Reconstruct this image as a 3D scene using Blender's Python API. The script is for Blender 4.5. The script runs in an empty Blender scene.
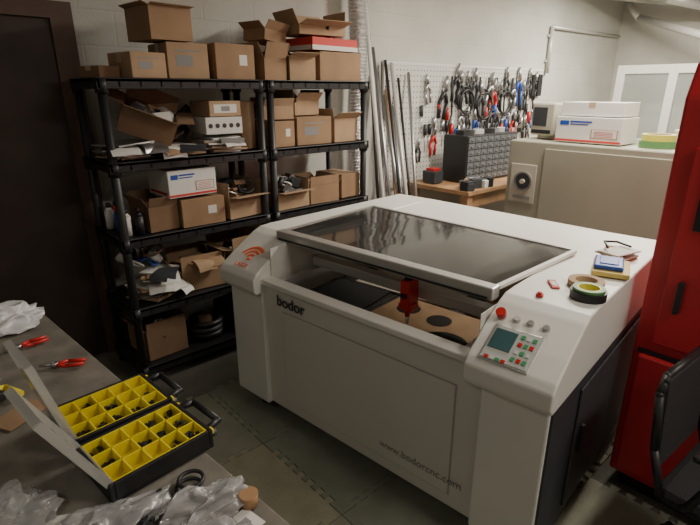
import bpy, bmesh, math, random
from mathutils import Vector, Matrix, Euler, noise
random.seed(4)
RAD=math.radians
S=bpy.context.scene

# ---------------------------------------------------------------- materials
def mat(name,col,rough=.6,metal=0,var=0,scale=6,bump=0,bscale=60,spec=.5,emit=None,alpha=None,col2=None):
    m=bpy.data.materials.new(name);m.use_nodes=True
    nt=m.node_tree;b=nt.nodes['Principled BSDF']
    c=(*col,1)
    b.inputs['Base Color'].default_value=c;b.inputs['Roughness'].default_value=rough
    b.inputs['Metallic'].default_value=metal;b.inputs['Specular IOR Level'].default_value=spec
    tc=nt.nodes.new('ShaderNodeTexCoord')
    if var or col2:
        n=nt.nodes.new('ShaderNodeTexNoise');n.inputs['Scale'].default_value=scale;n.inputs['Detail'].default_value=5
        nt.links.new(tc.outputs['Object'],n.inputs['Vector'])
        r=nt.nodes.new('ShaderNodeValToRGB');r.color_ramp.elements[0].position=.3;r.color_ramp.elements[1].position=.7
        lo=tuple(x*(1-var) for x in col) if not col2 else col2
        r.color_ramp.elements[0].color=(*lo,1);r.color_ramp.elements[1].color=(*[min(1,x*(1+var*.5)) for x in col],1)
        nt.links.new(n.outputs['Fac'],r.inputs['Fac']);nt.links.new(r.outputs['Color'],b.inputs['Base Color'])
    if bump:
        n2=nt.nodes.new('ShaderNodeTexNoise');n2.inputs['Scale'].default_value=bscale;n2.inputs['Detail'].default_value=4
        nt.links.new(tc.outputs['Object'],n2.inputs['Vector'])
        bp=nt.nodes.new('ShaderNodeBump');bp.inputs['Strength'].default_value=bump;bp.inputs['Distance'].default_value=.01
        nt.links.new(n2.outputs['Fac'],bp.inputs['Height']);nt.links.new(bp.outputs['Normal'],b.inputs['Normal'])
    if emit:
        b.inputs['Emission Color'].default_value=(*col,1);b.inputs['Emission Strength'].default_value=emit
    if alpha is not None: b.inputs['Alpha'].default_value=alpha
    return m

def blockwall(name,c1,c2):
    m=mat(name,c1,.85)
    nt=m.node_tree;b=nt.nodes['Principled BSDF'];tc=nt.nodes.new('ShaderNodeTexCoord')
    n=nt.nodes.new('ShaderNodeTexNoise');n.inputs['Scale'].default_value=1.6;n.inputs['Detail'].default_value=8
    nt.links.new(tc.outputs['Object'],n.inputs['Vector'])
    r=nt.nodes.new('ShaderNodeValToRGB');r.color_ramp.elements[0].position=.3;r.color_ramp.elements[1].position=.7
    r.color_ramp.elements[0].color=(*c2,1);r.color_ramp.elements[1].color=(*c1,1)
    nt.links.new(n.outputs['Fac'],r.inputs['Fac']);nt.links.new(r.outputs['Color'],b.inputs['Base Color'])
    mp=nt.nodes.new('ShaderNodeMapping');mp.inputs['Rotation'].default_value=(RAD(90),0,0)
    nt.links.new(tc.outputs['Object'],mp.inputs['Vector'])
    br=nt.nodes.new('ShaderNodeTexBrick');br.inputs['Scale'].default_value=1;br.inputs['Brick Width'].default_value=.4;br.inputs['Row Height'].default_value=.2
    br.inputs['Mortar Size'].default_value=.008;br.inputs['Color1'].default_value=(1,1,1,1);br.inputs['Color2'].default_value=(1,1,1,1);br.inputs['Mortar'].default_value=(.3,.3,.3,1)
    br.inputs['Mortar Smooth'].default_value=.5
    nt.links.new(mp.outputs['Vector'],br.inputs['Vector'])
    n2=nt.nodes.new('ShaderNodeTexNoise');n2.inputs['Scale'].default_value=40
    nt.links.new(tc.outputs['Object'],n2.inputs['Vector'])
    ad=nt.nodes.new('ShaderNodeMath');ad.operation='MULTIPLY_ADD';ad.inputs[1].default_value=.5
    nt.links.new(n2.outputs['Fac'],ad.inputs[0]);nt.links.new(br.outputs['Color'],ad.inputs[2])
    bp=nt.nodes.new('ShaderNodeBump');bp.inputs['Strength'].default_value=.35;bp.inputs['Distance'].default_value=.01
    nt.links.new(ad.outputs[0],bp.inputs['Height']);nt.links.new(bp.outputs['Normal'],b.inputs['Normal'])
    return m

def plastic(name,col,tr=.6,rough=.15,gl=.15,bump=0,bs=(6,6,6),ior=1.5):
    """clear plastic film / acrylic: transparent + glossy + a little diffuse"""
    m=bpy.data.materials.new(name);m.use_nodes=True;nt=m.node_tree;nt.nodes.clear()
    o=nt.nodes.new('ShaderNodeOutputMaterial')
    t=nt.nodes.new('ShaderNodeBsdfTransparent');t.inputs[0].default_value=(*col,1)
    d=nt.nodes.new('ShaderNodeBsdfDiffuse');d.inputs[0].default_value=(*col,1)
    g=nt.nodes.new('ShaderNodeBsdfGlossy');g.inputs['Roughness'].default_value=rough
    m1=nt.nodes.new('ShaderNodeMixShader');m1.inputs[0].default_value=tr
    nt.links.new(d.outputs[0],m1.inputs[1]);nt.links.new(t.outputs[0],m1.inputs[2])
    fr=nt.nodes.new('ShaderNodeFresnel');fr.inputs[0].default_value=ior
    if bump:
        tc=nt.nodes.new('ShaderNodeTexCoord');mp=nt.nodes.new('ShaderNodeMapping');mp.inputs['Scale'].default_value=bs
        nz=nt.nodes.new('ShaderNodeTexNoise');nz.inputs['Scale'].default_value=1;nz.inputs['Detail'].default_value=2
        bp=nt.nodes.new('ShaderNodeBump');bp.inputs['Strength'].default_value=bump;bp.inputs['Distance'].default_value=.02
        nt.links.new(tc.outputs['Object'],mp.inputs[0]);nt.links.new(mp.outputs[0],nz.inputs['Vector']);nt.links.new(nz.outputs['Fac'],bp.inputs['Height'])
        nt.links.new(bp.outputs[0],g.inputs['Normal'])
    ad=nt.nodes.new('ShaderNodeMath');ad.operation='ADD';ad.inputs[1].default_value=gl;ad.use_clamp=True
    nt.links.new(fr.outputs[0],ad.inputs[0])
    m2=nt.nodes.new('ShaderNodeMixShader');nt.links.new(ad.outputs[0],m2.inputs[0])
    nt.links.new(m1.outputs[0],m2.inputs[1]);nt.links.new(g.outputs[0],m2.inputs[2])
    nt.links.new(m2.outputs[0],o.inputs[0]);return m

WHITE=mat('machine_white',(.76,.755,.715),.38,var=.03,scale=3)
PANEL=mat('panel_white',(.65,.635,.59),.45,var=.04,scale=2)
SEAM=mat('panel_seam',(.40,.39,.365),.5)
SLATE=mat('slate_side',(.045,.05,.058),.5,var=.15,scale=8)
BLACK=mat('black_plastic',(.018,.018,.02),.45)
BLACKR=mat('black_rubber',(.012,.012,.012),.8)
SILVER=mat('brushed_aluminium',(.62,.62,.61),.35,.7)
STEEL=mat('steel',(.45,.45,.46),.35,.9)
BEDM=mat('honeycomb_dark',(.22,.22,.215),.5,.3)
BEDB=mat('bed_tray',(.06,.06,.06),.6)
CARD=mat('cardboard',(.34,.215,.125),.85,var=.18,scale=5)
CARD2=mat('cardboard_light',(.43,.29,.18),.85,var=.15,scale=5)
CARD3=mat('cardboard_dark',(.24,.145,.085),.85,var=.2,scale=5)
TAPE=mat('packing_tape',(.5,.38,.25),.3)
PAPER=mat('paper_white',(.72,.71,.68),.8)
REDM=mat('red_paint',(.52,.022,.032),.38,var=.08,scale=2)
REDP=mat('red_plastic',(.55,.02,.02),.35)
REDL=mat('red_print',(.6,.05,.04),.6)
YEL=mat('yellow_plastic',(.80,.66,.03),.4,var=.05)
YELD=mat('yellow_tape',(.65,.6,.1),.4)
YELC=mat('yellow_card',(.6,.45,.12),.6)
BLUE=mat('blue_plastic',(.02,.08,.4),.4)
WOOD=mat('wood',(.42,.24,.12),.6,var=.25,scale=8)
BROWN=mat('brown_board',(.46,.30,.18),.6,var=.15,scale=12)
GREYC=mat('cabinet_beige',(.36,.35,.28),.5,var=.06,scale=3)
BEIGE=mat('beige_plastic',(.5,.48,.40),.5)
TABLE=mat('table_top',(.20,.183,.155),.6,var=.35,scale=9,bump=.1)
GREEN=mat('green_tape',(.12,.28,.10),.5)
SCREEN=mat('lcd_screen',(.05,.12,.13),.2)
TEXTM=mat('text_dark',(.04,.04,.045),.5)
TEXTG=mat('text_grey',(.25,.25,.25),.5)
FOIL=mat('foil',(.75,.75,.75),.25,.85,bump=.8,bscale=90)
CLEAR=plastic('clear_film',(.92,.92,.93),.72,.22,.02)
LIDM=plastic('clear_acrylic',(.84,.82,.78),.955,.07,.04,bump=.15,bs=(1.2,6,1),ior=1.45)
CLEARB=plastic('clear_lid_plastic',(.9,.9,.86),.62,.2,.06)

# ---------------------------------------------------------------- mesh builder
class MB:
    def __init__(s): s.bm=bmesh.new();s.mats=[]
    def mi(s,m):
        if m not in s.mats: s.mats.append(m)
        return s.mats.index(m)
    def _add(s,geom_fn,m,M):
        b2=bmesh.new();geom_fn(b2);bmesh.ops.transform(b2,matrix=M,verts=b2.verts)
        i=s.mi(m)
        vm={v:s.bm.verts.new(v.co) for v in b2.verts}
        for f in b2.faces:
            try:
                nf=s.bm.faces.new([vm[v] for v in f.verts]);nf.material_index=i;nf.smooth=f.smooth
            except ValueError: pass
        b2.free()
    def box(s,c,d,m,rot=(0,0,0),bev=0,seg=2):
        def g(b):
            bmesh.ops.create_cube(b,size=1);bmesh.ops.scale(b,vec=d,verts=b.verts)
            if bev: bmesh.ops.bevel(b,geom=list(b.edges),offset=bev,segments=seg,affect='EDGES',profile=.5)
        s._add(g,m,Matrix.Translation(c)@Euler([RAD(x) for x in rot]).to_matrix().to_4x4());return s
    def bb(s,x0,x1,y0,y1,z0,z1,m,bev=0):
        return s.box(((x0+x1)/2,(y0+y1)/2,(z0+z1)/2),(abs(x1-x0),abs(y1-y0),abs(z1-z0)),m,bev=bev)
    def cyl(s,p,q,r,m,r2=None,seg=20,cap=True):
        p,q=Vector(p),Vector(q);d=q-p;L=d.length
        def g(b):
            bmesh.ops.create_cone(b,cap_ends=cap,segments=seg,radius1=r,radius2=r if r2 is None else r2,depth=L)
            for f in b.faces: f.smooth=len(f.verts)==4
        s._add(g,m,Matrix.Translation((p+q)/2)@d.to_track_quat('Z','Y').to_matrix().to_4x4());return s
    def sph(s,c,r,m,sc=(1,1,1)):
        def g(b):
            bmesh.ops.create_uvsphere(b,u_segments=20,v_segments=12,radius=r)
            bmesh.ops.scale(b,vec=sc,verts=b.verts)
            for f in b.faces:f.smooth=True
        s._add(g,m,Matrix.Translation(c));return s
    def prism(s,prof,y0,y1,m,bev=0):
        """profile in (x,z) extruded along y"""
        def g(b):
            v=[b.verts.new((p[0],y0,p[1])) for p in prof];f=b.faces.new(v)
            r=bmesh.ops.extrude_face_region(b,geom=[f])
            bmesh.ops.translate(b,vec=(0,y1-y0,0),verts=[e for e in r['geom'] if isinstance(e,bmesh.types.BMVert)])
            bmesh.ops.recalc_face_normals(b,faces=b.faces)
            if bev: bmesh.ops.bevel(b,geom=list(b.edges),offset=bev,segments=3,affect='EDGES',profile=.5)
        s._add(g,m,Matrix());return s
    def slab(s,poly,z0,z1,m,bev=0):
        """polygon in (x,y), extruded along z"""
        def g(b):
            v=[b.verts.new((p[0],p[1],z0)) for p in poly];f=b.faces.new(v)
            r=bmesh.ops.extrude_face_region(b,geom=[f])
            bmesh.ops.translate(b,vec=(0,0,z1-z0),verts=[e for e in r['geom'] if isinstance(e,bmesh.types.BMVert)])
            bmesh.ops.recalc_face_normals(b,faces=b.faces)
            if bev: bmesh.ops.bevel(b,geom=list(b.edges),offset=bev,segments=2,affect='EDGES',profile=.5)
        s._add(g,m,Matrix());return s
    def tube(s,pts,r,m,seg=10):
        for a,b in zip(pts[:-1],pts[1:]):
            s.cyl(a,b,r,m,seg=seg)
        for p in pts[1:-1]: s.sph(p,r,m)
        return s
    def drape(s,x,y,z,w,back,over,m,rz=0,ang=70):
        """a sheet lying on a shelf whose front end droops over the edge (towards -y)"""
        def g(b):
            rows=[]
            pts=[(back,0),(back*.5,.002),(.0,.004)]
            n=5
            for i in range(1,n+1):
                a=RAD(ang)*i/n;L=over*i/n
                pts.append((-L*math.cos(a*.6),.004-L*math.sin(a*.6)*.8))
            for (yy,zz) in pts: rows.append([b.verts.new((-w/2+w*j/3,yy,zz+.003*math.sin(j*2+yy*30))) for j in range(4)])
            for A,B in zip(rows[:-1],rows[1:]):
                for j in range(3): b.faces.new((A[j],A[j+1],B[j+1],B[j])).smooth=True
        s._add(g,m,Matrix.Translation((x,y,z))@Matrix.Rotation(RAD(rz),4,'Z'));return s
    def ring(s,c,R,r,m,M=None,sc=1,a0=0,a1=360,n=32):
        def g(b):
            full=(a1-a0)>=360;N=n;k=8;rows=[]
            for i in range(N+(0 if full else 1)):
                t=RAD(a0+(a1-a0)*i/N)
                rows.append([b.verts.new(((R+r*math.cos(2*math.pi*j/k))*math.cos(t),(R+r*math.cos(2*math.pi*j/k))*math.sin(t),sc*r*math.sin(2*math.pi*j/k))) for j in range(k)])
            for i in range(len(rows) if full else len(rows)-1):
                A=rows[i];B=rows[(i+1)%len(rows)]
                for j in range(k):
                    f=b.faces.new((A[j],B[j],B[(j+1)%k],A[(j+1)%k]));f.smooth=True
        s._add(g,m,Matrix.Translation(c)@(M or Matrix()));return s
    def annulus(s,c,ro,ri,h,m,M=None,n=36):
        def g(b):
            R=[]
            for i in range(n):
                t=2*math.pi*i/n;cc,ss=math.cos(t),math.sin(t)
                R.append([b.verts.new((ro*cc,ro*ss,0)),b.verts.new((ro*cc,ro*ss,h)),b.verts.new((ri*cc,ri*ss,h)),b.verts.new((ri*cc,ri*ss,0))])
            for i in range(n):
                A=R[i];B=R[(i+1)%n]
                for j in range(4): b.faces.new((A[j],B[j],B[(j+1)%4],A[(j+1)%4]))
        s._add(g,m,Matrix.Translation(c)@(M or Matrix()));return s
    def done(s,name,loc=(0,0,0),rot=(0,0,0),parent=None):
        bmesh.ops.recalc_face_normals(s.bm,faces=s.bm.faces)
        me=bpy.data.meshes.new(name);s.bm.to_mesh(me);s.bm.free()
        for m in s.mats: me.materials.append(m)
        o=bpy.data.objects.new(name,me);S.collection.objects.link(o)
        o.location=loc;o.rotation_euler=[RAD(x) for x in rot]
        if parent: o.parent=parent
        return o
def empty(name,loc=(0,0,0),rz=0):
    e=bpy.data.objects.new(name,None);S.collection.objects.link(e);e.location=loc;e.rotation_euler=(0,0,RAD(rz));e.empty_display_size=.1;return e
def text(name,body,size,loc,rot,m,parent,ext=.0008,bold=0):
    c=bpy.data.curves.new(name,'FONT');c.body=body;c.size=size;c.extrude=ext;c.offset=bold
    c.materials.append(m);o=bpy.data.objects.new(name,c);S.collection.objects.link(o)
    o.location=loc;o.rotation_euler=[RAD(x) for x in rot];o.parent=parent;return o

# ---------------------------------------------------------------- room
WY=3.5;XL=-2.6;XR=8.8;YN=-3.2;CH=3.05
WALL=blockwall('painted_block',(.62,.61,.565),(.51,.50,.455))
FLOORM=mat('concrete_floor',(.17,.165,.14),.85,var=.3,scale=3,bump=.2,spec=.2)
CEIL=mat('ceiling_paint',(.5,.49,.46),.9,var=.1,scale=2)
MB().bb(XL,XR,WY,WY+.12,0,CH,WALL).done('wall_back')
MB().bb(XR,XR+.12,YN,WY+.12,0,CH,WALL).done('wall_right')
MB().bb(XL-.12,XL,YN,WY+.12,0,CH,WALL).done('wall_left')
MB().bb(XL,XR,YN-.12,YN,0,CH,WALL).done('wall_front')
MB().bb(XL-.12,XR+.12,YN-.12,WY+.12,-.1,0,FLOORM).done('floor')
MB().bb(XL-.12,XR+.12,YN-.12,WY+.12,CH,CH+.1,CEIL).done('ceiling')
DOORM=mat('door_dark',(.048,.030,.025),.55,var=.25)
FRAME=mat('door_frame_brown',(.11,.065,.05),.6,var=.2)
d=empty('door_1')
MB().bb(-.1,.83,WY-.035,WY-.002,.01,2.13,DOORM).done('leaf',parent=d)
k=MB();k.bb(.83,.95,WY-.06,WY-.002,0,2.22,FRAME);k.bb(-.2,-.1,WY-.06,WY-.002,0,2.22,FRAME);k.bb(-.1,.83,WY-.06,WY-.002,2.13,2.22,FRAME);k.done('jamb',parent=d)
k=MB();k.cyl((-.03,WY-.04,1.0),(-.03,WY-.08,1.0),.012,STEEL);k.sph((-.03,WY-.1,1.0),.03,STEEL);k.done('knob',parent=d)

PIPE=mat('conduit_grey',(.6,.59,.56),.4,.3)
k=MB();k.tube([(6.6,3.46,1.95),(6.6,3.46,2.5),(8.7,3.46,2.52)],.022,PIPE)
for z in(2.1,2.4):k.bb(6.55,6.65,3.47,3.495,z-.015,z+.015,PIPE)
k.done('electrical_conduit')
k=MB();k.tube([(8.5,3.35,2.98),(8.4,3.1,2.72),(7.6,1.7,2.25),(7.3,1.2,2.05)],.05,PIPE);k.tube([(7.9,3.4,2.97),(8.3,2.6,2.85),(8.5,1.2,2.75)],.035,PIPE)
k.tube([(6.9,3.2,3.0),(7.8,2.6,2.86),(8.6,2.0,2.70)],.06,PIPE);k.done('overhead_pipe')

# ---------------------------------------------------------------- foam mats with interlocking edges
MATA=mat('foam_mat_tan',(.36,.345,.25),.9,var=.12,scale=9,bump=.4,bscale=120,spec=.15)
MATB=mat('foam_mat_grey',(.25,.265,.21),.9,var=.12,scale=9,bump=.4,bscale=120,spec=.15)
MATC=mat('foam_mat_green',(.30,.305,.235),.9,var=.12,scale=9,bump=.4,bscale=120,spec=.15)
def foam(x0,x1,y0,y1,m):
    t=.030;n=9;g=.004
    def teeth(a0,a1):
        p=(a1-a0)/n;out=[]
        for i in range(1,n-1):
            a=a0+i*p;out+=[(a+p*.30,0),(a+p*.20,t),(a+p*.80,t),(a+p*.70,0)]
        return out
    ty=teeth(y0,y1);tx=teeth(x0,x1)
    poly=[(x0+g,y0+g)]+[(a,y0+g+h) for a,h in tx]+[(x1,y0+g)]+[(x1+h,a) for a,h in ty]+[(x1,y1)]
    poly+=[(a,y1+h) for a,h in tx[::-1]]+[(x0+g,y1)]+[(x0+g+h,a) for a,h in ty[::-1]]
    def build(b):
        vs=[b.verts.new((x,y,.001)) for x,y in poly]
        f=b.faces.new(vs);r=bmesh.ops.extrude_face_region(b,geom=[f])
        bmesh.ops.translate(b,vec=(0,0,.012),verts=[e for e in r['geom'] if isinstance(e,bmesh.types.BMVert)])
        bmesh.ops.triangulate(b,faces=[f for f in b.faces if len(f.verts)>4])
    k=MB();k._add(build,m,Matrix());return k.done('foam_floor_mat')
for i,x in enumerate((.48,1.1,1.72,2.34)):
    for j,y in enumerate((.03,.65,1.27,1.89)):
        if x>1.8 and y<.6: continue
        if x>1.7 and y<.6:
            foam(x,x+.40,y,y+.62,MATC);continue
        foam(x,x+.62,y,y+.62,(MATA,MATB,MATC,MATB)[(i+(j%2)*2)%4])

# ---------------------------------------------------------------- laser cutter
LC=empty('laser_cutting_machine',(1.165,2.305,0.013),6.2)
W=1.74;D=1.50;DL=1.60
def L(k,name): return k.done(name,parent=LC)
def prof(D): return [(.012,.755),(0,.775),(0,.835),(.02,.862),(.10,.915),(.235,.995),(.285,1.015),(.36,1.018),(D,1.0),(D,.76),(.12,.755)]
k=MB();k.prism(prof(DL),.02,-.27,WHITE,bev=.008);L(k,'left_end_cap')
k=MB();k.prism(prof(D),-(W-.30),-(W+.015),WHITE,bev=.008);L(k,'right_end_cap')
k=MB()
k.bb(.05,.30,0,-.27,.10,.77,WHITE,bev=.008)
k.bb(.05,.30,-(W-.25),-(W-.002),.10,.77,WHITE,bev=.008)
L(k,'corner_columns')
k=MB();k.bb(.075,.10,-.27,-(W-.25),.11,.82,PANEL)
k.bb(.045,.115,-.26,-(W-.30),.805,.835,WHITE,bev=.006)
L(k,'front_panel')
k=MB();k.bb(.068,.076,-.40,-(W-.36),.17,.68,PANEL,bev=.003);k.bb(.0738,.0765,-.394,-(W-.354),.164,.686,SEAM)
L(k,'front_access_door')
k=MB();k.bb(.30,D-.02,-.004,-.03,.10,.77,WHITE);L(k,'left_side_panel')
k=MB();k.bb(.06,D-.02,-(W-.004),-(W+.006),.10,.755,SLATE)
k.bb(.33,1.33,-(W+.006),-(W+.016),.16,.70,SLATE,bev=.004)
k.bb(.38,.40,-(W+.016),-(W+.03),.40,.52,BLACK,bev=.003)
for z in(.2,.64):k.bb(1.31,1.35,-(W+.01),-(W+.022),z,z+.05,BLACK)
L(k,'right_side_panel')
k=MB();k.slab([(1.03,-.24),(.93,-(W-.28)),(D,-(W-.28)),(DL,-.24)],.76,1.0,WHITE,bev=.005);k.bb(D-.03,D-.01,-.02,-(W-.01),.1,.78,WHITE);L(k,'rear_deck')
k=MB();k.bb(.11,.94,-.27,-(W-.30),.60,.66,BEDB)
L(k,'cutting_bed_base')
k=MB()
for i in range(41): k.bb(.12+i*.0197,.124+i*.0197,-.28,-(W-.31),.66,.685,BEDM)
for i in range(34): k.bb(.12,.93,-.3-i*.035,-.303-i*.035,.66,.684,BEDM)
L(k,'honeycomb_bed')
k=MB();k.bb(.11,.98,-.272,-.278,.66,.98,PANEL);k.bb(.11,.93,-(W-.305),-(W-.302),.66,.98,PANEL);k.bb(.925,.93,-.28,-(W-.31),.66,.98,PANEL);L(k,'chamber_walls')
k=MB();k.bb(.13,.92,-.30,-.34,.78,.82,SILVER);k.bb(.13,.92,-(W-.37),-(W-.33),.78,.82,SILVER)
k.bb(.38,.44,-.30,-(W-.33),.83,.88,SILVER,bev=.004);k.bb(.44,.46,-.32,-(W-.35),.83,.86,BLACK)
L(k,'gantry_rails')
k=MB();k.bb(.30,.38,-.945,-.995,.80,.93,REDP,bev=.006);k.cyl((.33,-.97,.80),(.33,-.97,.75),.017,REDP,r2=.011);k.cyl((.33,-.97,.75),(.33,-.97,.715),.011,SILVER,r2=.006)
k.bb(.292,.30,-.955,-.985,.85,.87,BLACK);k.cyl((.33,-.97,.93),(.33,-.97,.95),.018,BLACK);k.box((.335,-.97,.80),(.055,.075,.03),REDP,bev=.004)
k.tube([(.33,-.97,.945),(.36,-.9,.955),(.42,-.7,.90)],.006,BLACK)
L(k,'laser_head')
k=MB();k.bb(.14,.62,-.74,-1.36,.686,.697,BROWN)
for a,b in((.50,.86),(.48,1.05)):k.cyl((a,-b,.697),(a,-b,.699),.06,BLACK,seg=32)
k.box((.40,-.50,.692),(.42,.36,.006),SLATE,rot=(0,0,8));k.box((.76,-.7,.695),(.26,.6,.008),PANEL,rot=(0,0,4));k.box((.76,-1.25,.695),(.24,.3,.008),CARD2,rot=(0,0,-6))
k.cyl((.27,-1.19,.698),(.27,-1.19,.71),.115,BLACK,seg=40);L(k,'workpieces')
# lid (the hinged rear edge is slightly skewed and wider than the front bar)
LR=-(W-.33)
P1=(.285,-.205);P2=(.285,LR);P3=(.935,-(W-.265));P4=(1.035,-.185)
k=MB();k.bb(.225,.285,-.19,LR-.01,.985,1.037,SILVER,bev=.006);k.bb(.22,.226,-.21,LR+.01,.992,1.0,BLACK)
L(k,'lid_handle_bar')
k=MB();k.slab([P1,P2,P3,P4],1.024,1.029,LIDM);L(k,'lid_window')
def strip(k,A,B,w,z0,z1,m):
    A=Vector(A);B=Vector(B);d=(B-A).normalized();n_=Vector((-d.y,d.x))*w/2
    k.slab([tuple(A+n_),tuple(B+n_),tuple(B-n_),tuple(A-n_)],z0,z1,m)
k=MB();strip(k,P1,P4,.02,1.018,1.033,SILVER);strip(k,P2,P3,.02,1.018,1.033,WHITE);strip(k,P3,P4,.018,1.0,1.034,SILVER)
for t_ in(.15,.5,.85):
    x=P4[0]+(P3[0]-P4[0])*t_+.02;y=P4[1]+(P3[1]-P4[1])*t_;k.cyl((x,y-.04,1.008),(x,y+.04,1.008),.01,STEEL)
L(k,'lid_frame')
# control panel on the slope
th=-math.degrees(math.atan2(.995-.862,.235-.02))
def sl(a,off=0):
    z=.862+(a-.02)*(.133/.215);n=Vector((-.526,0,.85));return Vector((a,0,z))+n*off
def spt(a,b,off): v=sl(a,off);return (v.x,-b,v.z)
k=MB()
PF=mat('panel_face',(.5,.52,.5),.5)
k.box(spt(.085,1.57,.004),(.150,.175,.008),SILVER,rot=(0,th,0),bev=.003)
k.box(spt(.085,1.57,.008),(.138,.162,.006),PF,rot=(0,th,0))
k.box(spt(.098,1.535,.012),(.080,.078,.004),SCREEN,rot=(0,th,0))
GB=mat('key_green',(.05,.3,.12),.5);WB=mat('key_white',(.6,.6,.6),.5)
for i in range(4):
    for j in range(3):
        k.box(spt(.047+i*.026,1.595+j*.02,.013),(.015,.013,.004),[GB,WB,REDP,GB][(i+2*j)%4],rot=(0,th,0))
for i in range(4): k.box(spt(.03,1.51+i*.02,.013),(.012,.014,.004),[REDP,WB,GB][i%3],rot=(0,th,0))
L(k,'control_panel')
k=MB()
n=Vector((-.526,0,.85))
def btn(a,b,r,h,m):
    p=Vector(spt(a,b,0));k.cyl(p,p+n*.006,r*1.35,SILVER);k.cyl(p+n*.006,p+n*h,r,m)
btn(.180,1.485,.013,.022,REDP);p=Vector(spt(.180,1.485,0));k.cyl(p+n*.02,p+n*.034,.018,REDP)
btn(.183,1.54,.010,.014,WB);btn(.183,1.59,.010,.014,SILVER);btn(.183,1.645,.010,.014,SILVER)
L(k,'push_buttons')
k=MB();Ms=Euler((0,RAD(th),0)).to_matrix().to_4x4()
LOGO=mat('logo_orange',(.85,.16,.06),.5)
for R in(.026,.052,.078): k.ring(spt(.085,.135,.0015),R,.011,LOGO,M=Ms,sc=.25,a0=-45,a1=75,n=16)
k.sph(spt(.085,.135,.0015),.015,LOGO,sc=(1,1,.4))
L(k,'logo_print')
text('logo_text','LASER',.036,spt(.035,.07,.002),(0,0,0),LOGO,LC).rotation_euler=(Matrix.Rotation(RAD(th),3,'Y')@Matrix.Rotation(RAD(-90),3,'Z')).to_euler()
text('brand_text','bodor',.080,(.0665,-.36,.715),(90,0,-90),TEXTM,LC,bold=.001)
text('web_text','www.bodorcnc.com',.050,(.0665,-1.03,.225),(90,0,-90),TEXTG,LC)
k=MB()
for a in(.16,D-.15):
    for b in(.12,W-.12):
        k.cyl((a,-b,.0),(a,-b,.025),.035,BLACKR);k.cyl((a,-b,.02),(a,-b,.105),.012,STEEL)
k.bb(.1,D-.03,-.04,-(W-.04),.09,.12,BLACK)
L(k,'levelling_feet')

# things on the laser top
def tape(name,loc,ro,ri,h,m,core=CARD2):
    k=MB();k.annulus((0,0,0),ro,ri+.004,h,m);k.annulus((0,0,.0),ri+.004,ri,h,core);return k.done(name,loc)
zt=1.032
tape('tape_roll',(1.765,.665,zt),.062,.036,.03,BLACK,YELD)
tape('tape_roll',(1.765,.665,zt+.031),.055,.036,.010,GREEN,YELD)
tape('tape_roll',(1.885,.725,zt),.066,.040,.022,CARD2)
k=MB();k.box((0,0,.010),(.20,.14,.020),YELC,bev=.003);k.box((.0,.01,.030),(.15,.11,.020),BLUE,bev=.006);k.box((0,.01,.042),(.10,.07,.004),BLUE,bev=.002);k.done('parts_case',(2.13,.730,zt),(0,0,20))
k=MB();k.box((0,0,.003),(.085,.03,.006),REDP,bev=.002);k.box((0,0,.0065),(.05,.018,.001),PAPER);k.done('warning_label',(1.795,.81,zt),(0,0,40))
k=MB();k.cyl((0,0,0),(0,0,.010),.014,REDP);k.cyl((0,0,.010),(0,0,.016),.008,REDP);k.done('knob_cap',(1.65,.79,zt))
k=MB()
for i in range(5):k.box((random.uniform(-.02,.02),random.uniform(-.02,.02),.004+i*.007),(.16,.10,.006),[CARD2,PAPER,CARD][i%3],rot=(0,0,random.uniform(-25,25)))
k.tube([(-.06,.02,.05),(0,.06,.06),(.07,.03,.05),(.05,-.04,.045)],.005,BLACK);k.done('scrap_pile',(2.37,.80,zt-.01))

# ---------------------------------------------------------------- shelves
def shelf(name,x0,x1,levels,y0=2.84,y1=3.32):
    k=MB();r=.024
    for x in(x0+.03,x1-.03):
        for y in(y0+.03,y1-.03):
            k.cyl((x,y,0),(x,y,levels[-1]),r,BLACK)
            for z in levels: k.cyl((x,y,z-.07),(x,y,z+.004),r+.01,BLACK)
    for z in levels:
        k.bb(x0,x1,y0,y1,z-.012,z,BLACK)
        k.bb(x0,x1,y0,y0+.02,z-.05,z+.006,BLACK,bev=.004);k.bb(x0,x1,y1-.02,y1,z-.05,z+.006,BLACK,bev=.004)
        k.bb(x0,x0+.02,y0,y1,z-.05,z+.006,BLACK);k.bb(x1-.02,x1,y0,y1,z-.05,z+.006,BLACK)
        n=9
        for i in range(1,n): xx=x0+(x1-x0)*i/n;k.bb(xx-.004,xx+.004,y0,y1,z-.04,z-.01,BLACK)
    return k.done(name)
LV=[.12,.51,.94,1.37,1.80]
shelf('storage_shelf',.845,1.845,LV);shelf('storage_shelf',1.865,2.76,LV)

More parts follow.
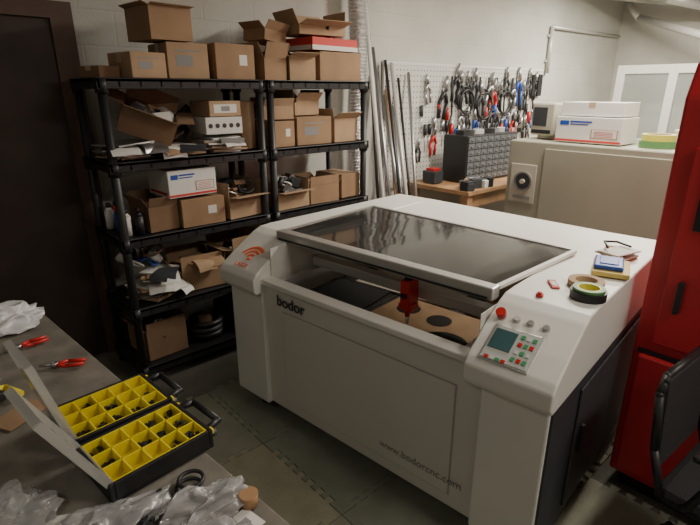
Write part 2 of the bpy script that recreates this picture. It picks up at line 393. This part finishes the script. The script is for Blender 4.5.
def carton(x,y,z,w,d,h,rz=0,m=None,open_=False,label=None,tape_=True,tilt=(0,0),flap=None,full=.65):
    m=m or random.choice([CARD,CARD2,CARD,CARD3]);t=.005;k=MB()
    if open_:
        k.bb(-w/2,w/2,-d/2,d/2,0,t,m)
        k.bb(-w/2,w/2,-d/2,-d/2+t,t,h,m);k.bb(-w/2,w/2,d/2-t,d/2,t,h,m)
        k.bb(-w/2,-w/2+t,-d/2+t,d/2-t,t,h,m);k.bb(w/2-t,w/2,-d/2+t,d/2-t,t,h,m)
        fl=(flap or min(d,w)*.42)
        for sx,sy in((0,-1),(0,1),(-1,0),(1,0)):
            ang=random.uniform(-5,85)
            a=RAD(ang)
            if sx==0:
                k.box((0,sy*(d/2+math.sin(a)*fl/2),h+math.cos(a)*fl/2),(w*.98,t*.7,fl),m,rot=(-sy*ang,0,0))
            else:
                k.box((sx*(w/2+math.sin(a)*fl/2),0,h+math.cos(a)*fl/2),(t*.7,d*.98,fl),m,rot=(0,sx*ang,0))
        for i in range(9):
            s=random.uniform(.2,.45);k.box((random.uniform(-.25,.25)*w,random.uniform(-.25,.25)*d,h*full),(w*s,d*s,h*.5),random.choice([PAPER,BLACK,CARD2,STEEL,SLATE,BLACK,CARD3]),rot=(random.uniform(-35,35),random.uniform(-35,35),random.uniform(0,90)))
    else:
        k.box((0,0,h/2),(w,d,h),m,bev=.003)
        if tape_:
            k.bb(-w/2,w/2,-.025,.025,h-.0005,h+.0008,TAPE);
            k.bb(-w/2-.0008,-w/2+.001,-.025,.025,h*.6,h,TAPE)
        k.bb(-w/2,w/2,-.002,.002,h-.001,h+.001,CARD3)
        if label=='print':
            k.bb(-w*.3,w*.1,-d/2-.0008,-d/2,h*.35,h*.65,TEXTG)
            k.bb(-w*.3,w*.3,-d/2-.0008,-d/2,h*.75,h*.8,TEXTG)
        if label=='tag':
            k.bb(w*.1,w*.3,-d/2-.001,-d/2,h*.4,h*.7,PAPER)
    return k.done('cardboard_box',(x,y,z+.007),(tilt[0],tilt[1],rz))
def postal(x,y,z,w,d,h,rz):
    k=MB();k.box((0,0,h/2),(w,d,h),PAPER,bev=.003)
    k.bb(-w*.5-.001,w*.5+.001,-d/2-.0015,-d/2,h*.04,h*.12,REDL)
    k.bb(w*.05,w*.45,-d/2-.0015,-d/2,h*.2,h*.55,CARD2);k.bb(w*.07,w*.43,-d/2-.002,-d/2,h*.23,h*.52,PAPER)
    for i in range(4):k.bb(w*.1,w*.38,-d/2-.0028,-d/2,h*(.27+i*.06),h*(.285+i*.06),REDL)
    k.bb(-w*.44,-w*.30,-d/2-.0015,-d/2,h*.68,h*.85,BLUE);k.bb(-w*.28,w*.0,-d/2-.0015,-d/2,h*.70,h*.74,BLUE);k.bb(-w*.28,w*.05,-d/2-.0015,-d/2,h*.79,h*.85,BLUE)
    k.bb(-w/2-.0015,-w/2,-d*.4,d*.4,h*.1,h*.2,REDL)
    k.bb(-w/2,w/2,-.03,.03,h,h+.001,TAPE)
    return k.done('postal_box',(x,y,z+.007),(0,0,rz))
def papers(x,y,z,w,d,n,rz=0,mats=(PAPER,),h=.008,sk=10,hang=0):
    k=MB()
    for i in range(n):
        k.box((random.uniform(-.02,.02),random.uniform(-.02,.02),h/2+i*h*1.25),(w*random.uniform(.6,1),d*random.uniform(.6,1),h),random.choice(mats),rot=(0,random.uniform(-2,2),random.uniform(-sk,sk)))
    for i in range(hang):
        k.drape(random.uniform(-w*.4,w*.4),-d/2+.0,h*1.25*n*random.uniform(.6,1)+.006,random.uniform(.09,.16),.1,random.uniform(.05,.10),random.choice(mats),rz=random.uniform(-25,25),ang=random.uniform(40,80))
    return k.done('paper_stack',(x,y,z+.008),(0,0,rz))
def junk(name,x,y,z,w,d,h,n,mats):
    k=MB()
    for i in range(n):
        s=random.uniform(.03,.08);t=random.random();hh=h*(1-abs(random.gauss(0,.3)))*random.random()
        px=random.uniform(-w/2,w/2);py=random.uniform(-d/2,d/2)
        m=random.choice(mats)
        if t<.5: k.box((px,py,max(s*.6,hh)),(s,s*random.uniform(.4,1.6),s*random.uniform(.3,1)),m,rot=(random.uniform(-40,40),random.uniform(-40,40),random.uniform(0,180)),bev=.003)
        elif t<.75: k.cyl((px,py,.02),(px+random.uniform(-.05,.05),py,max(.07,hh+.04)),random.uniform(.012,.03),m,seg=12)
        else: k.ring((px,py,max(.02,hh)),s*.8,.007,m,M=Euler((random.uniform(-.7,.7),random.uniform(-.7,.7),0)).to_matrix().to_4x4(),n=20)
    return k.done(name,(x,y,z+.008))
T=LV[4]
# top of left unit
carton(1.12,3.00,T,.20,.26,.13,7,CARD2,label='print')
carton(1.38,3.04,T,.24,.30,.19,-3,CARD2,label='print')
carton(1.29,3.05,T+.20,.25,.28,.17,5,CARD,open_=True,flap=.035)
carton(1.67,3.05,T,.27,.32,.20,2,CARD,label='tag')
carton(.93,3.05,T,.12,.2,.06,14,CARD3)
# top of right unit
carton(1.96,3.03,T,.18,.26,.13,5,CARD,open_=True,flap=.1)
carton(2.19,3.02,T,.20,.28,.15,-6,CARD2,open_=True,flap=.08)
carton(2.52,3.06,T,.40,.34,.19,2,CARD)
k=MB();k.box((0,0,.04),(.44,.33,.08),REDL,bev=.003);k.bb(-.221,.221,-.167,-.165,.0,.03,PAPER);k.bb(-.2235,-.2205,-.15,.15,.0,.03,PAPER);k.done('red_carton',(2.47,3.06,T+.205),(0,0,4))
carton(2.40,3.06,T+.295,.38,.28,.06,-5,CARD2,open_=True,flap=.10,full=.4)
carton(2.04,3.12,T+.24,.2,.2,.07,12,CARD,open_=True,flap=.06,tilt=(0,6))
# level 4 (1.37)
z=LV[3]
papers(1.0,3.02,z,.26,.30,9,5,(PAPER,CARD2,STEEL),sk=20,hang=3)
carton(1.14,3.08,z+.13,.30,.24,.15,-18,CARD3,open_=True,tilt=(14,22),flap=.09)
papers(1.27,2.98,z,.26,.26,6,-12,(PAPER,CARD,SLATE),sk=25,hang=3)
papers(1.57,3.0,z,.30,.30,9,-3,(PAPER,CARD2,PAPER,TEXTG),sk=14,hang=2)
k=MB();k.box((0,0,.05),(.24,.26,.10),PAPER,bev=.003)
for i in range(5):k.cyl((-.09+i*.045,-.1315,.05),(-.09+i*.045,-.130,.05),.014,TEXTM)
k.done('connector_box',(1.57,3.01,z+.118),(0,0,-4))
k=MB();k.box((0,0,.045),(.22,.24,.09),CARD2,bev=.003);k.bb(-.08,.08,-.1215,-.12,.02,.07,PAPER);k.bb(-.03,.03,-.122,-.12,.03,.06,TEXTG);k.done('connector_box',(1.58,3.02,z+.222),(0,0,3))
junk('shelf_clutter',1.33,3.14,z+.06,.2,.14,.18,18,(BLACK,SLATE,CARD3,STEEL))
carton(1.77,3.1,z,.10,.3,.3,0,CARD)
carton(1.99,3.03,z,.19,.3,.17,3,CARD,label='tag');carton(2.01,3.03,z+.18,.22,.22,.09,-8,CARD2,open_=True,flap=.05)
carton(2.27,3.03,z,.30,.3,.19,-2,CARD,label='print')
carton(2.25,3.06,z+.2,.24,.2,.1,8,CARD2,open_=True,flap=.07)
carton(2.57,3.03,z,.24,.26,.17,4,CARD2,open_=True,flap=.07)
# level 3 (.94)
z=LV[2]
carton(1.12,3.04,z,.18,.28,.15,3,CARD3,open_=True,flap=.06)
carton(1.37,3.02,z,.28,.32,.17,-2,CARD,label='tag')
postal(1.31,3.01,z+.19,.31,.28,.16,2)
carton(1.66,3.03,z,.26,.30,.14,6,CARD2,open_=True,flap=.09)
junk('shelf_clutter',1.66,3.03,z+.15,.16,.2,.06,12,(BLACK,PAPER,CARD3,STEEL,SLATE))
carton(2.05,3.03,z,.28,.32,.12,3,CARD2,open_=True,flap=.07)
junk('shelf_clutter',2.07,3.03,z+.12,.18,.2,.06,12,(BLACK,PAPER,CARD3,STEEL,SLATE,PAPER))
carton(2.35,3.03,z,.26,.32,.14,-3,CARD,open_=True,flap=.06)
carton(2.62,3.05,z,.20,.3,.18,3,CARD)
for (x,y,m) in((.92,2.94,PAPER),(.92,3.06,BLUE),(.95,3.2,REDL),(.985,2.92,BLACK),(.90,3.17,PAPER)):
    k=MB();k.cyl((0,0,0),(0,0,.11),.026,m);k.cyl((0,0,.11),(0,0,.13),.026,m,r2=.012);k.cyl((0,0,.13),(0,0,.155),.012,BLACK);k.done('glue_bottle',(x,y,z+.007))
# level 2 (.51)
z=LV[1]
papers(1.05,3.02,z,.28,.30,10,10,(PAPER,CARD2,TEXTG),sk=25,hang=3)
papers(1.07,2.97,z+.12,.22,.22,6,-25,(PAPER,CARD2,SLATE),sk=35,hang=3)
junk('shelf_clutter',1.02,3.10,z+.19,.2,.2,.12,20,(BLACK,CARD3,PAPER,BLUE,STEEL))
carton(1.35,3.04,z,.28,.28,.13,-5,CARD,open_=True,flap=.10)
carton(1.66,3.04,z,.26,.32,.22,4,CARD,open_=True,flap=.08)
papers(1.32,2.98,z+.16,.22,.20,4,15,(CARD,CARD2),sk=35,hang=2)
carton(2.1,3.05,z,.4,.34,.22,0,CARD3);carton(2.5,3.05,z,.34,.34,.2,0,CARD3)
z=LV[0]
carton(1.05,3.06,z,.26,.3,.2,3,CARD3,open_=True,flap=.05)
k=MB();k.ring((0,0,.03),.10,.022,BLACK);k.ring((0,0,.07),.098,.022,SLATE);k.ring((0.005,0,.11),.10,.022,BLACK);k.cyl((0,0,.0),(0,0,.16),.05,CARD3);k.done('cable_coil',(1.37,3.02,z+.007))
k=MB();k.box((0,0,.09),(.28,.28,.18),BLACK,bev=.02);k.tube([(-.1,0,.18),(-.08,0,.23),(.08,0,.23),(.1,0,.18)],.012,BLACKR);k.done('tool_case',(1.66,3.05,z+.007),(0,0,5))
carton(2.3,3.05,z,.5,.34,.25,0,CARD3)

# duct, poles
k=MB()
x,y=3.06,3.30
n=90
for i in range(n):
    z0=.6+i*(CH-.6)/n;z1=.6+(i+1)*(CH-.6)/n;zm=(z0+z1)/2
    w=.012*math.sin(i*.15)
    k.cyl((x+w,y,z0),(x+w,y,zm),.066,FOIL,r2=.078,seg=22,cap=False);k.cyl((x+w,y,zm),(x+w,y,z1),.078,FOIL,r2=.066,seg=22,cap=False)
k.done('foil_exhaust_duct')
k=MB()
for p,q,r,m in [((3.18,2.95,0),(3.25,3.42,2.5),.018,PAPER),((3.3,2.95,0),(3.36,3.42,2.1),.016,STEEL),((3.36,2.88,0),(3.52,3.42,2.0),.014,BLACK),((3.42,2.85,0),(3.60,3.42,1.98),.018,PIPE),((3.22,3.0,0),(3.42,3.42,1.9),.022,STEEL),((3.46,2.85,0),(3.70,3.42,1.85),.012,BLACK),((3.22,3.1,0),(3.31,3.42,2.2),.014,BLACK),((3.48,2.95,0),(3.50,3.42,1.7),.02,STEEL),((3.40,3.0,0),(3.56,3.43,1.75),.016,WOOD),((3.5,3.0,0),(3.64,3.43,1.6),.02,STEEL),((3.55,2.9,0),(3.84,3.42,1.9),.016,STEEL)]:
    k.cyl(p,q,r,m)
k.done('leaning_metal_poles')

# ---------------------------------------------------------------- pegboard
PEG=mat('pegboard_white',(.62,.615,.575),.6,var=.04)
nt=PEG.node_tree;b=nt.nodes['Principled BSDF'];tc=nt.nodes.new('ShaderNodeTexCoord')
sep=nt.nodes.new('ShaderNodeSeparateXYZ');nt.links.new(tc.outputs['Object'],sep.inputs[0])
def mth(op,a,bv=None,c=None):
    n=nt.nodes.new('ShaderNodeMath');n.operation=op
    for i,v in enumerate((a,bv,c)):
        if v is None: continue
        if hasattr(v,'default_value') or hasattr(v,'links'): nt.links.new(v,n.inputs[i])
        else:n.inputs[i].default_value=v
    return n.outputs[0]
P=.05
fx=mth('SUBTRACT',mth('FRACT',mth('DIVIDE',sep.outputs[0],P)),.5);fz=mth('SUBTRACT',mth('FRACT',mth('DIVIDE',sep.outputs[2],P)),.5)
rr=mth('SQRT',mth('ADD',mth('MULTIPLY',fx,fx),mth('MULTIPLY',fz,fz)));hole=mth('LESS_THAN',rr,.15)
old=b.inputs['Base Color'].links[0].from_socket
mx=nt.nodes.new('ShaderNodeMix');mx.data_type='RGBA';nt.links.new(hole,mx.inputs['Factor']);nt.links.new(old,mx.inputs[6]);mx.inputs[7].default_value=(.10,.095,.085,1)
nt.links.new(mx.outputs[2],b.inputs['Base Color'])
k=MB();k.bb(3.55,6.5,3.46,3.485,.80,1.97,PEG);k.bb(3.55,6.5,3.455,3.49,1.97,2.0,PAPER);k.done('pegboard')
k=MB();Yt=3.435
def plier(x,z,s,m,rot=0):
    r=RAD(rot);f=lambda dx,dz:(x+s*(dx*math.cos(r)-dz*math.sin(r)),Yt,z+s*(dx*math.sin(r)+dz*math.cos(r)))
    k.tube([f(0,0),f(-.05,-.10),f(-.035,-.24)],.016*s,m,seg=8);k.tube([f(0,0),f(.05,-.10),f(.035,-.24)],.016*s,m,seg=8)
    k.cyl(f(0,0),f(0,.12),.03*s,STEEL,r2=.01*s,seg=8);k.sph(f(0,0),.032*s,STEEL,sc=(1,.4,1))
def driver(x,z,s,m):
    k.cyl((x,Yt,z),(x,Yt,z-.12*s),.02*s,m,seg=10);k.cyl((x,Yt,z-.12*s),(x,Yt,z-.3*s),.005*s,STEEL,seg=6)
def loop(x,z,R,m):
    k.ring((x,Yt,z),R,.012,m,M=Euler((RAD(90),0,0)).to_matrix().to_4x4());k.ring((x+.02,Yt-.015,z-.03),R*.95,.012,m,M=Euler((RAD(90),0,0)).to_matrix().to_4x4())
cols=[BLACK,BLACK,REDP,BLACK,SLATE,STEEL,BLUE,BLACK,REDP,SLATE]
for i in range(15): plier(4.48+i*.13+random.uniform(-.04,.04),1.78+random.uniform(-.10,.12),random.uniform(.8,1.25),random.choice(cols),random.uniform(-12,12))
for i in range(13): plier(4.6+i*.14,1.40+random.uniform(-.08,.08),random.uniform(.6,.95),random.choice(cols),random.uniform(-12,12))
for i in range(7): driver(4.08+i*.07,1.5+random.uniform(-.1,.1),.9,random.choice(cols))
for i in range(20): driver(4.5+i*.09,1.35+random.uniform(-.1,.25),1.1,random.choice(cols))
plier(4.15,1.80,.8,STEEL,10);plier(4.3,1.30,.9,REDP,-5);plier(4.05,1.2,.7,BLACK,0)
loop(5.15,1.6,.15,BLACK);loop(5.6,1.62,.14,BLACK);loop(4.8,1.65,.13,BLACK);loop(5.35,1.4,.12,SLATE)
for i in range(11):
    x=4.55+i*.17;k.tube([(x,Yt,1.88),(x+.03,Yt,1.5),(x-.04,Yt,1.3),(x+.02,Yt,1.12)],.010,BLACK,seg=6)
k.box((6.38,Yt,1.8),(.10,.03,.26),BLACK);k.box((6.22,Yt,1.8),(.05,.03,.25),BLACK)
k.done('hanging_hand_tools')

k=MB();k.bb(3.88,6.3,2.66,3.43,.81,.85,WOOD,bev=.003)
for x in(3.94,4.9,6.24):
    for y in(2.72,3.37):k.bb(x-.04,x+.04,y-.04,y+.04,0,.81,WOOD)
k.bb(3.94,6.24,2.70,2.74,.68,.80,WOOD);k.bb(3.94,6.24,2.72,3.37,.2,.23,WOOD)
k.done('workbench')
DR=mat('drawer_smoke',(.13,.135,.145),.25)
k=MB();k.bb(0,.85,0,.3,0,.46,BLACK,bev=.005)
for i in range(8):
    for j in range(7):
        x0=.02+i*.102;z0=.02+j*.062
        k.bb(x0,x0+.094,-.008,.01,z0,z0+.054,DR,bev=.002);k.bb(x0+.03,x0+.064,-.018,-.006,z0+.02,z0+.03,STEEL)
for i in range(6):k.box((.1+i*.13,.15,.48),(.08,.1,.05),[BLACK,STEEL,PAPER][i%3],rot=(0,0,i*25))
k.done('parts_drawer_cabinet',(4.20,2.94,.857),(0,0,-3))
k=MB();k.box((0,0,.06),(.14,.16,.12),SLATE,bev=.01);k.box((0,0,.13),(.1,.1,.03),REDP);k.done('battery_charger',(4.02,3.2,.857))
k=MB()
for i in range(20):
    s=random.uniform(.03,.09);k.box((random.uniform(-.04,.3),random.uniform(-.09,.09),s/2),(s,s*random.uniform(.6,1.5),s),random.choice([CARD2,BLACK,BLACK,BLUE,PAPER,STEEL,SLATE]),rot=(0,0,random.uniform(0,90)),bev=.004)
k.done('bench_clutter',(3.98,2.79,.852))

# ---------------------------------------------------------------- beige cabinet
GC=empty('equipment_cabinet',(3.9,0,0))
k=MB();k.bb(0,.75,.85,2.30,.06,1.35,GREYC,bev=.012);k.bb(.03,.72,.88,2.27,0,.06,BLACK);k.done('body',parent=GC)
k=MB();k.bb(-.012,.0,.9,1.98,.12,1.30,GREYC,bev=.004);k.bb(-.03,-.01,.98,1.02,.7,.9,STEEL,bev=.004);k.done('door_panel',parent=GC)
k=MB();k.bb(-.008,.0,2.03,2.26,.84,1.16,BEIGE,bev=.003)
My=Euler((0,RAD(-90),0)).to_matrix().to_4x4()
k.annulus((-.008,2.14,1.02),.080,.066,.010,STEEL,M=My);k.cyl((-.008,2.14,1.02),(-.012,2.14,1.02),.066,SLATE);k.cyl((-.012,2.14,1.02),(-.03,2.14,1.02),.02,BEIGE);k.bb(-.012,-.006,2.06,2.22,.87,.90,TEXTG)
k.done('dial_gauge',parent=GC)
postal(4.12,1.70,1.352,.50,.30,.19,-90)
carton(4.14,1.70,1.55,.30,.46,.10,0,PAPER,tape_=True)
k=MB();k.box((0,0,.16),(.2,.22,.26),BEIGE,bev=.015);k.box((-.102,0.02,.18),(.006,.13,.15),SLATE,bev=.002);k.box((-.102,0,.06),(.006,.18,.03),BLACK);k.cyl((.0,0,0),(0,0,.04),.08,BEIGE);k.done('crt_monitor',(4.18,2.12,1.355),(0,0,-8))
tape('tape_roll',(4.12,1.25,1.353),.12,.085,.045,GREEN);tape('tape_roll',(4.12,1.25,1.40),.11,.08,.045,YELD)
k=MB();k.box((0,0,.06),(.3,.35,.12),BEIGE,bev=.01);k.cyl((-.1,.05,.12),(-.1,.05,.15),.04,BLACK);k.tube([(-.05,.1,.13),(.03,0,.2),(.06,-.12,.13)],.012,BLACK);k.done('bench_instrument',(4.38,1.02,1.355))
k=MB();WF=mat('sash_white',(.80,.79,.75),.5)
for a in(0,.42,.86): k.bb(-.02,.02,-a-.035,-a+.035,0,1.95,WF,bev=.004)
for zz in(.035,.7,1.3,1.915): k.bb(-.018,.018,-.86,0,zz-.035,zz+.035,WF)
k.bb(-.003,.003,-.86,0,.04,1.9,plastic('sash_glass',(.85,.88,.88),.85,.1,.03))
k.done('old_window_sash',(4.95,1.92,.0),(0,2,0))

# ---------------------------------------------------------------- red machine
RM=empty('red_cnc_machine',(2.17,.60,0))
k=MB();pr=[(0,.08),(0,1.72),(.06,1.84),(.2,1.93),(1.2,1.93),(1.2,.08)]
k.prism(pr,0,-1.5,REDM,bev=.012);k.done('enclosure',parent=RM)
k=MB();k.bb(-.018,0,-.07,-.75,.76,1.55,REDM,bev=.006);k.bb(-.024,-.016,-.12,-.7,1.25,1.50,mat('dark_glass',(.02,.02,.025),.12),bev=.003)
k.bb(-.05,-.018,-.12,-.14,.92,1.05,BLACK,bev=.004);k.bb(-.018,0,-.78,-1.46,.76,1.55,REDM,bev=.006);k.done('sliding_door',parent=RM)
k=MB();k.bb(-.03,.0,-.03,-1.48,.12,.70,REDM,bev=.01);k.bb(-.006,.001,-.02,-1.48,.70,.72,BLACK);k.bb(-.034,-.03,-.4,-1.1,.2,.6,REDM,bev=.002);k.done('lower_panel',parent=RM)
k=MB();k.bb(.04,1.16,-.04,-1.46,0,.085,BLACK);k.done('base_plinth',parent=RM)

# black chair
CHR=empty('office_chair',(1.86,.11,.013),-4)
MESH=mat('chair_mesh',(.022,.022,.024),.8,bump=.5,bscale=200)
k=MB();k.box((0,-.02,.44),(.40,.42,.07),MESH,bev=.03);k.done('seat',parent=CHR)
k=MB()
k.box((0,.22,.68),(.36,.02,.34),MESH,rot=(-4,0,0),bev=.008)
k.tube([(-.20,.17,.44),(-.20,.215,.60),(-.20,.235,.80),(-.15,.24,.85),(.15,.24,.85),(.20,.235,.80),(.20,.215,.60),(.20,.17,.44)],.014,BLACK)
k.done('backrest',parent=CHR)
k=MB()
for s in(-1,1): k.tube([(s*.20,.1,.44),(s*.235,.08,.48),(s*.235,.02,.64),(s*.23,-.12,.66)],.013,BLACK);k.box((s*.23,-.02,.665),(.045,.24,.025),BLACK,bev=.010)
k.done('armrests',parent=CHR)
k=MB();k.cyl((0,0,.1),(0,0,.41),.028,BLACK)
for i in range(5):
    a=RAD(72*i+54);e=(.25*math.cos(a),.25*math.sin(a),.06);k.cyl((0,0,.11),e,.022,BLACK,r2=.015)
    k.cyl((e[0]-.012*math.sin(a),e[1]+.012*math.cos(a),.026),(e[0]+.012*math.sin(a),e[1]-.012*math.cos(a),.026),.026,BLACKR)
k.done('star_base',parent=CHR)

# ---------------------------------------------------------------- work table (left foreground)
k=MB();k.bb(-1.2,.0,-.85,1.50,-.04,0,TABLE,bev=.004)
for x in(-1.1,-.07):
    for y in(-.78,1.42):k.bb(x-.03,x+.03,y-.03,y+.03,-.80,-.04,STEEL)
k.bb(-1.15,-.05,-.80,1.44,-.10,-.04,BLACK);k.done('work_table',(.475,1.0,.80),(0,0,5))
def organiser(x,y,rz,tiltA):
    e=empty('parts_organiser_case',(x,y,.803),rz)
    w,d=.26,.19
    k=MB();k.bb(-w/2-.012,w/2+.012,-d/2-.01,d/2+.01,0,.014,BLACK,bev=.004)
    for a,b2,c,dd in((-w/2-.012,-w/2,-d/2-.01,d/2+.01),(w/2,w/2+.012,-d/2-.01,d/2+.01),(-w/2,w/2,-d/2-.01,-d/2),(-w/2,w/2,d/2,d/2+.01)):
        k.bb(a,b2,c,dd,.0,.058,BLACK,bev=.003)
    k.tube([(w/2+.01,-.075,.042),(w/2+.055,-.065,.045),(w/2+.055,.065,.045),(w/2+.01,.075,.042)],.010,BLACK)
    k.tube([(w/2+.012,-.085,.03),(w/2+.03,-.085,.03)],.012,SLATE);k.tube([(w/2+.012,.085,.03),(w/2+.03,.085,.03)],.012,SLATE)
    for yy in(-.085,.085):k.bb(w/2+.008,w/2+.022,yy-.01,yy+.01,.02,.05,YEL,bev=.003)
    k.done('case_shell',parent=e)
    k=MB();xs=[-w/2+.002+i*(w-.004)/5 for i in range(6)];ys=[-d/2+.002+i*(d-.004)/3 for i in range(4)]
    k.bb(xs[0],xs[-1],ys[0],ys[-1],.014,.018,YEL)
    for i in xs:k.bb(i-.002,i+.002,ys[0],ys[-1],.018,.056,YEL)
    for j in ys:k.bb(xs[0],xs[-1],j-.002,j+.002,.018,.056,YEL)
    k.done('bins',parent=e)
    k=MB()
    for i in range(5):
        for j in range(3):
            if random.random()<.6:
                for q in range(9):
                    k.box((xs[i]+.026+random.uniform(-.014,.014),ys[j]+.031+random.uniform(-.018,.018),.026+random.uniform(0,.012)),(.018,.010,.008),random.choice([BLACK,BLACK,BLACKR,SLATE]),rot=[random.uniform(0,90) for _ in range(3)])
    k.done('small_parts',parent=e)
    k=MB();hx=-w/2-.014;A=tiltA
    def lp(u,v,h):
        a=RAD(90+A);return (hx+math.cos(a)*u-math.sin(a)*h,v,.05+math.sin(a)*u+math.cos(a)*h)
    k.box(lp(.13,0,0),(.004,d,.26),CLEARB,rot=(0,-A,0))
    for s in(-1,1):k.box(lp(.13,s*d/2,-.008),(.020,.005,.26),CLEARB,rot=(0,-A,0))
    for u in(.0,.26):k.box(lp(u,0,-.008),(.020,d,.005),CLEARB,rot=(0,-A,0))
    for q in range(1,5):k.box(lp(q*.052,0,-.003),(.006,d*.95,.003),CLEARB,rot=(0,-A,0))
    k.done('open_lid',parent=e);return e
organiser(.325,1.425,4,14);organiser(.340,1.200,6,26)

def bag(name,loc,sc,m,seed,amp=.35,sub=6,fine=.2):
    bm=bmesh.new();bmesh.ops.create_icosphere(bm,subdivisions=sub,radius=1)
    for v in bm.verts:
        p=v.co.copy();o=Vector((seed*3.1,seed,0))
        n1=noise.noise(p*1.3+o);n2=abs(noise.noise(p*2.1+o));n3=abs(noise.noise(p*4.5+o))
        r=1+amp*n1-amp*1.2*n2-amp*fine*n3
        q=p*r
        if q.z<0:q.z*=.12
        v.co=Vector((q.x*sc[0],q.y*sc[1],q.z*sc[2]))
    zmin=min(v.co.z for v in bm.verts)
    for v in bm.verts: v.co.z-=zmin
    for f in bm.faces:f.smooth=True
    me=bpy.data.meshes.new(name);bm.to_mesh(me);bm.free();me.materials.append(m)
    ob=bpy.data.objects.new(name,me);S.collection.objects.link(ob);ob.location=loc;return ob
WB2=plastic('milky_film',(.80,.80,.83),.18,.35,.0)
bag('plastic_bag',(.19,2.40,.803),(.18,.12,.07),WB2,1,.45)
bag('plastic_bag',(.16,1.0,.803),(.14,.09,.06),CLEAR,2,.5)
bag('plastic_bag',(.37,.92,.803),(.11,.08,.05),CLEAR,3,.5)
bag('plastic_bag',(.15,.80,.803),(.16,.10,.05),CLEAR,5,.5)
bag('plastic_bag',(.02,1.20,.803),(.09,.10,.05),CLEAR,7,.5)
bag('plastic_bag',(.33,.78,.803),(.10,.08,.04),CLEAR,9,.5)
k=MB()
for (x,y,rz,w_,d_) in((.27,1.00,20,.10,.06),(.10,1.08,-30,.14,.10),(.22,.86,50,.16,.11),(.40,.82,10,.10,.07),(.02,1.05,70,.16,.10)):
    k.box((x,y,.0015+.001*x),(w_,d_,.001),PAPER,rot=(0,0,rz));k.box((x,y,.003+.001*x),(w_*.6,d_*.3,.0008),TEXTG,rot=(0,0,rz))
k.done('paper_labels',(0,0,.803))
k=MB()
for i in range(90):
    k.box((max(-.13,min(.13,random.gauss(0,.07))),max(-.08,min(.06,random.gauss(0,.04))),random.uniform(.004,.03)),(.02,.012,.008),random.choice([BLACK,BLACKR,SLATE,BLACK]),rot=[random.uniform(0,180) for _ in range(3)])
k.done('loose_fasteners',(.17,.97,.81))
def plr(x,y,rz):
    k=MB();k.tube([(0,0,.012),(-.018,-.04,.012),(-.014,-.10,.012)],.007,REDP,seg=8);k.tube([(0,0,.012),(.018,-.04,.012),(.014,-.10,.012)],.007,REDP,seg=8)
    k.cyl((0,0,.012),(0,.05,.012),.010,STEEL,r2=.004,seg=8);k.cyl((0,0,.004),(0,0,.02),.012,STEEL);k.done('pliers',(x,y,.803),(0,0,rz))
plr(.20,2.12,95);plr(.27,1.88,60)
k=MB();k.cyl((0,0,0),(0,0,.035),.020,WOOD,r2=.023);k.done('cork_stopper',(.455,.865,.803))
k=MB();k.ring((0,0,.006),.03,.005,BLACK);k.ring((.012,.012,.014),.03,.005,BLACK);k.done('rubber_o_rings',(.37,1.01,.803))
k=MB();k.tube([(-.06,.0,.02),(0,.05,.02),(.07,.02,.02),(.1,-.05,.02)],.012,YEL);k.box((0,-.03,.02),(.12,.05,.035),BLACK,rot=(0,0,25),bev=.008);k.done('cable_tool',(.04,1.78,.805))
papers(.02,1.98,.795,.16,.2,3,20,(PAPER,CARD2),h=.002)
k=MB();k.box((0,0,.002),(.14,.09,.003),CARD);k.done('brown_card',(.12,1.64,.803),(0,0,30))

# ---------------------------------------------------------------- lights
TUBE=mat('lamp_tube',(1,.97,.9),.5,emit=6)
def fixture(x,y,p,rz=0,L_=1.2,w=.3):
    e=empty('fluorescent_ceiling_light',(x,y,CH-.09),rz)
    k=MB();k.bb(-L_/2,L_/2,-w/2,w/2,.03,.085,PAPER,bev=.006);k.done('housing',parent=e)
    k=MB()
    for s in(-.07,.07):k.cyl((-L_/2+.04,s,.012),(L_/2-.04,s,.012),.016,TUBE)
    k.done('tubes',parent=e)
    l=bpy.data.lights.new('lamp','AREA');l.shape='RECTANGLE';l.size=L_;l.size_y=w;l.energy=p;l.color=(1,.935,.80)
    o=bpy.data.objects.new('lamp',l);S.collection.objects.link(o);o.parent=e;o.location=(0,0,-.02)
fixture(3.7,1.2,108,90);fixture(6.4,1.8,185,90);fixture(1.9,-1.1,50,0);fixture(-1.0,.5,6,90)
w=bpy.data.worlds.new('w');S.world=w;w.use_nodes=True;w.node_tree.nodes['Background'].inputs[0].default_value=(.5,.5,.5,1);w.node_tree.nodes['Background'].inputs[1].default_value=.15

cam=bpy.data.cameras.new('camera');cam.sensor_width=36;cam.lens=500/700*36;cam.clip_start=.02
co=bpy.data.objects.new('camera',cam);S.collection.objects.link(co);co.location=(0,0,1.747);co.rotation_euler=(RAD(90-19.07),0,RAD(-42.09));S.camera=co
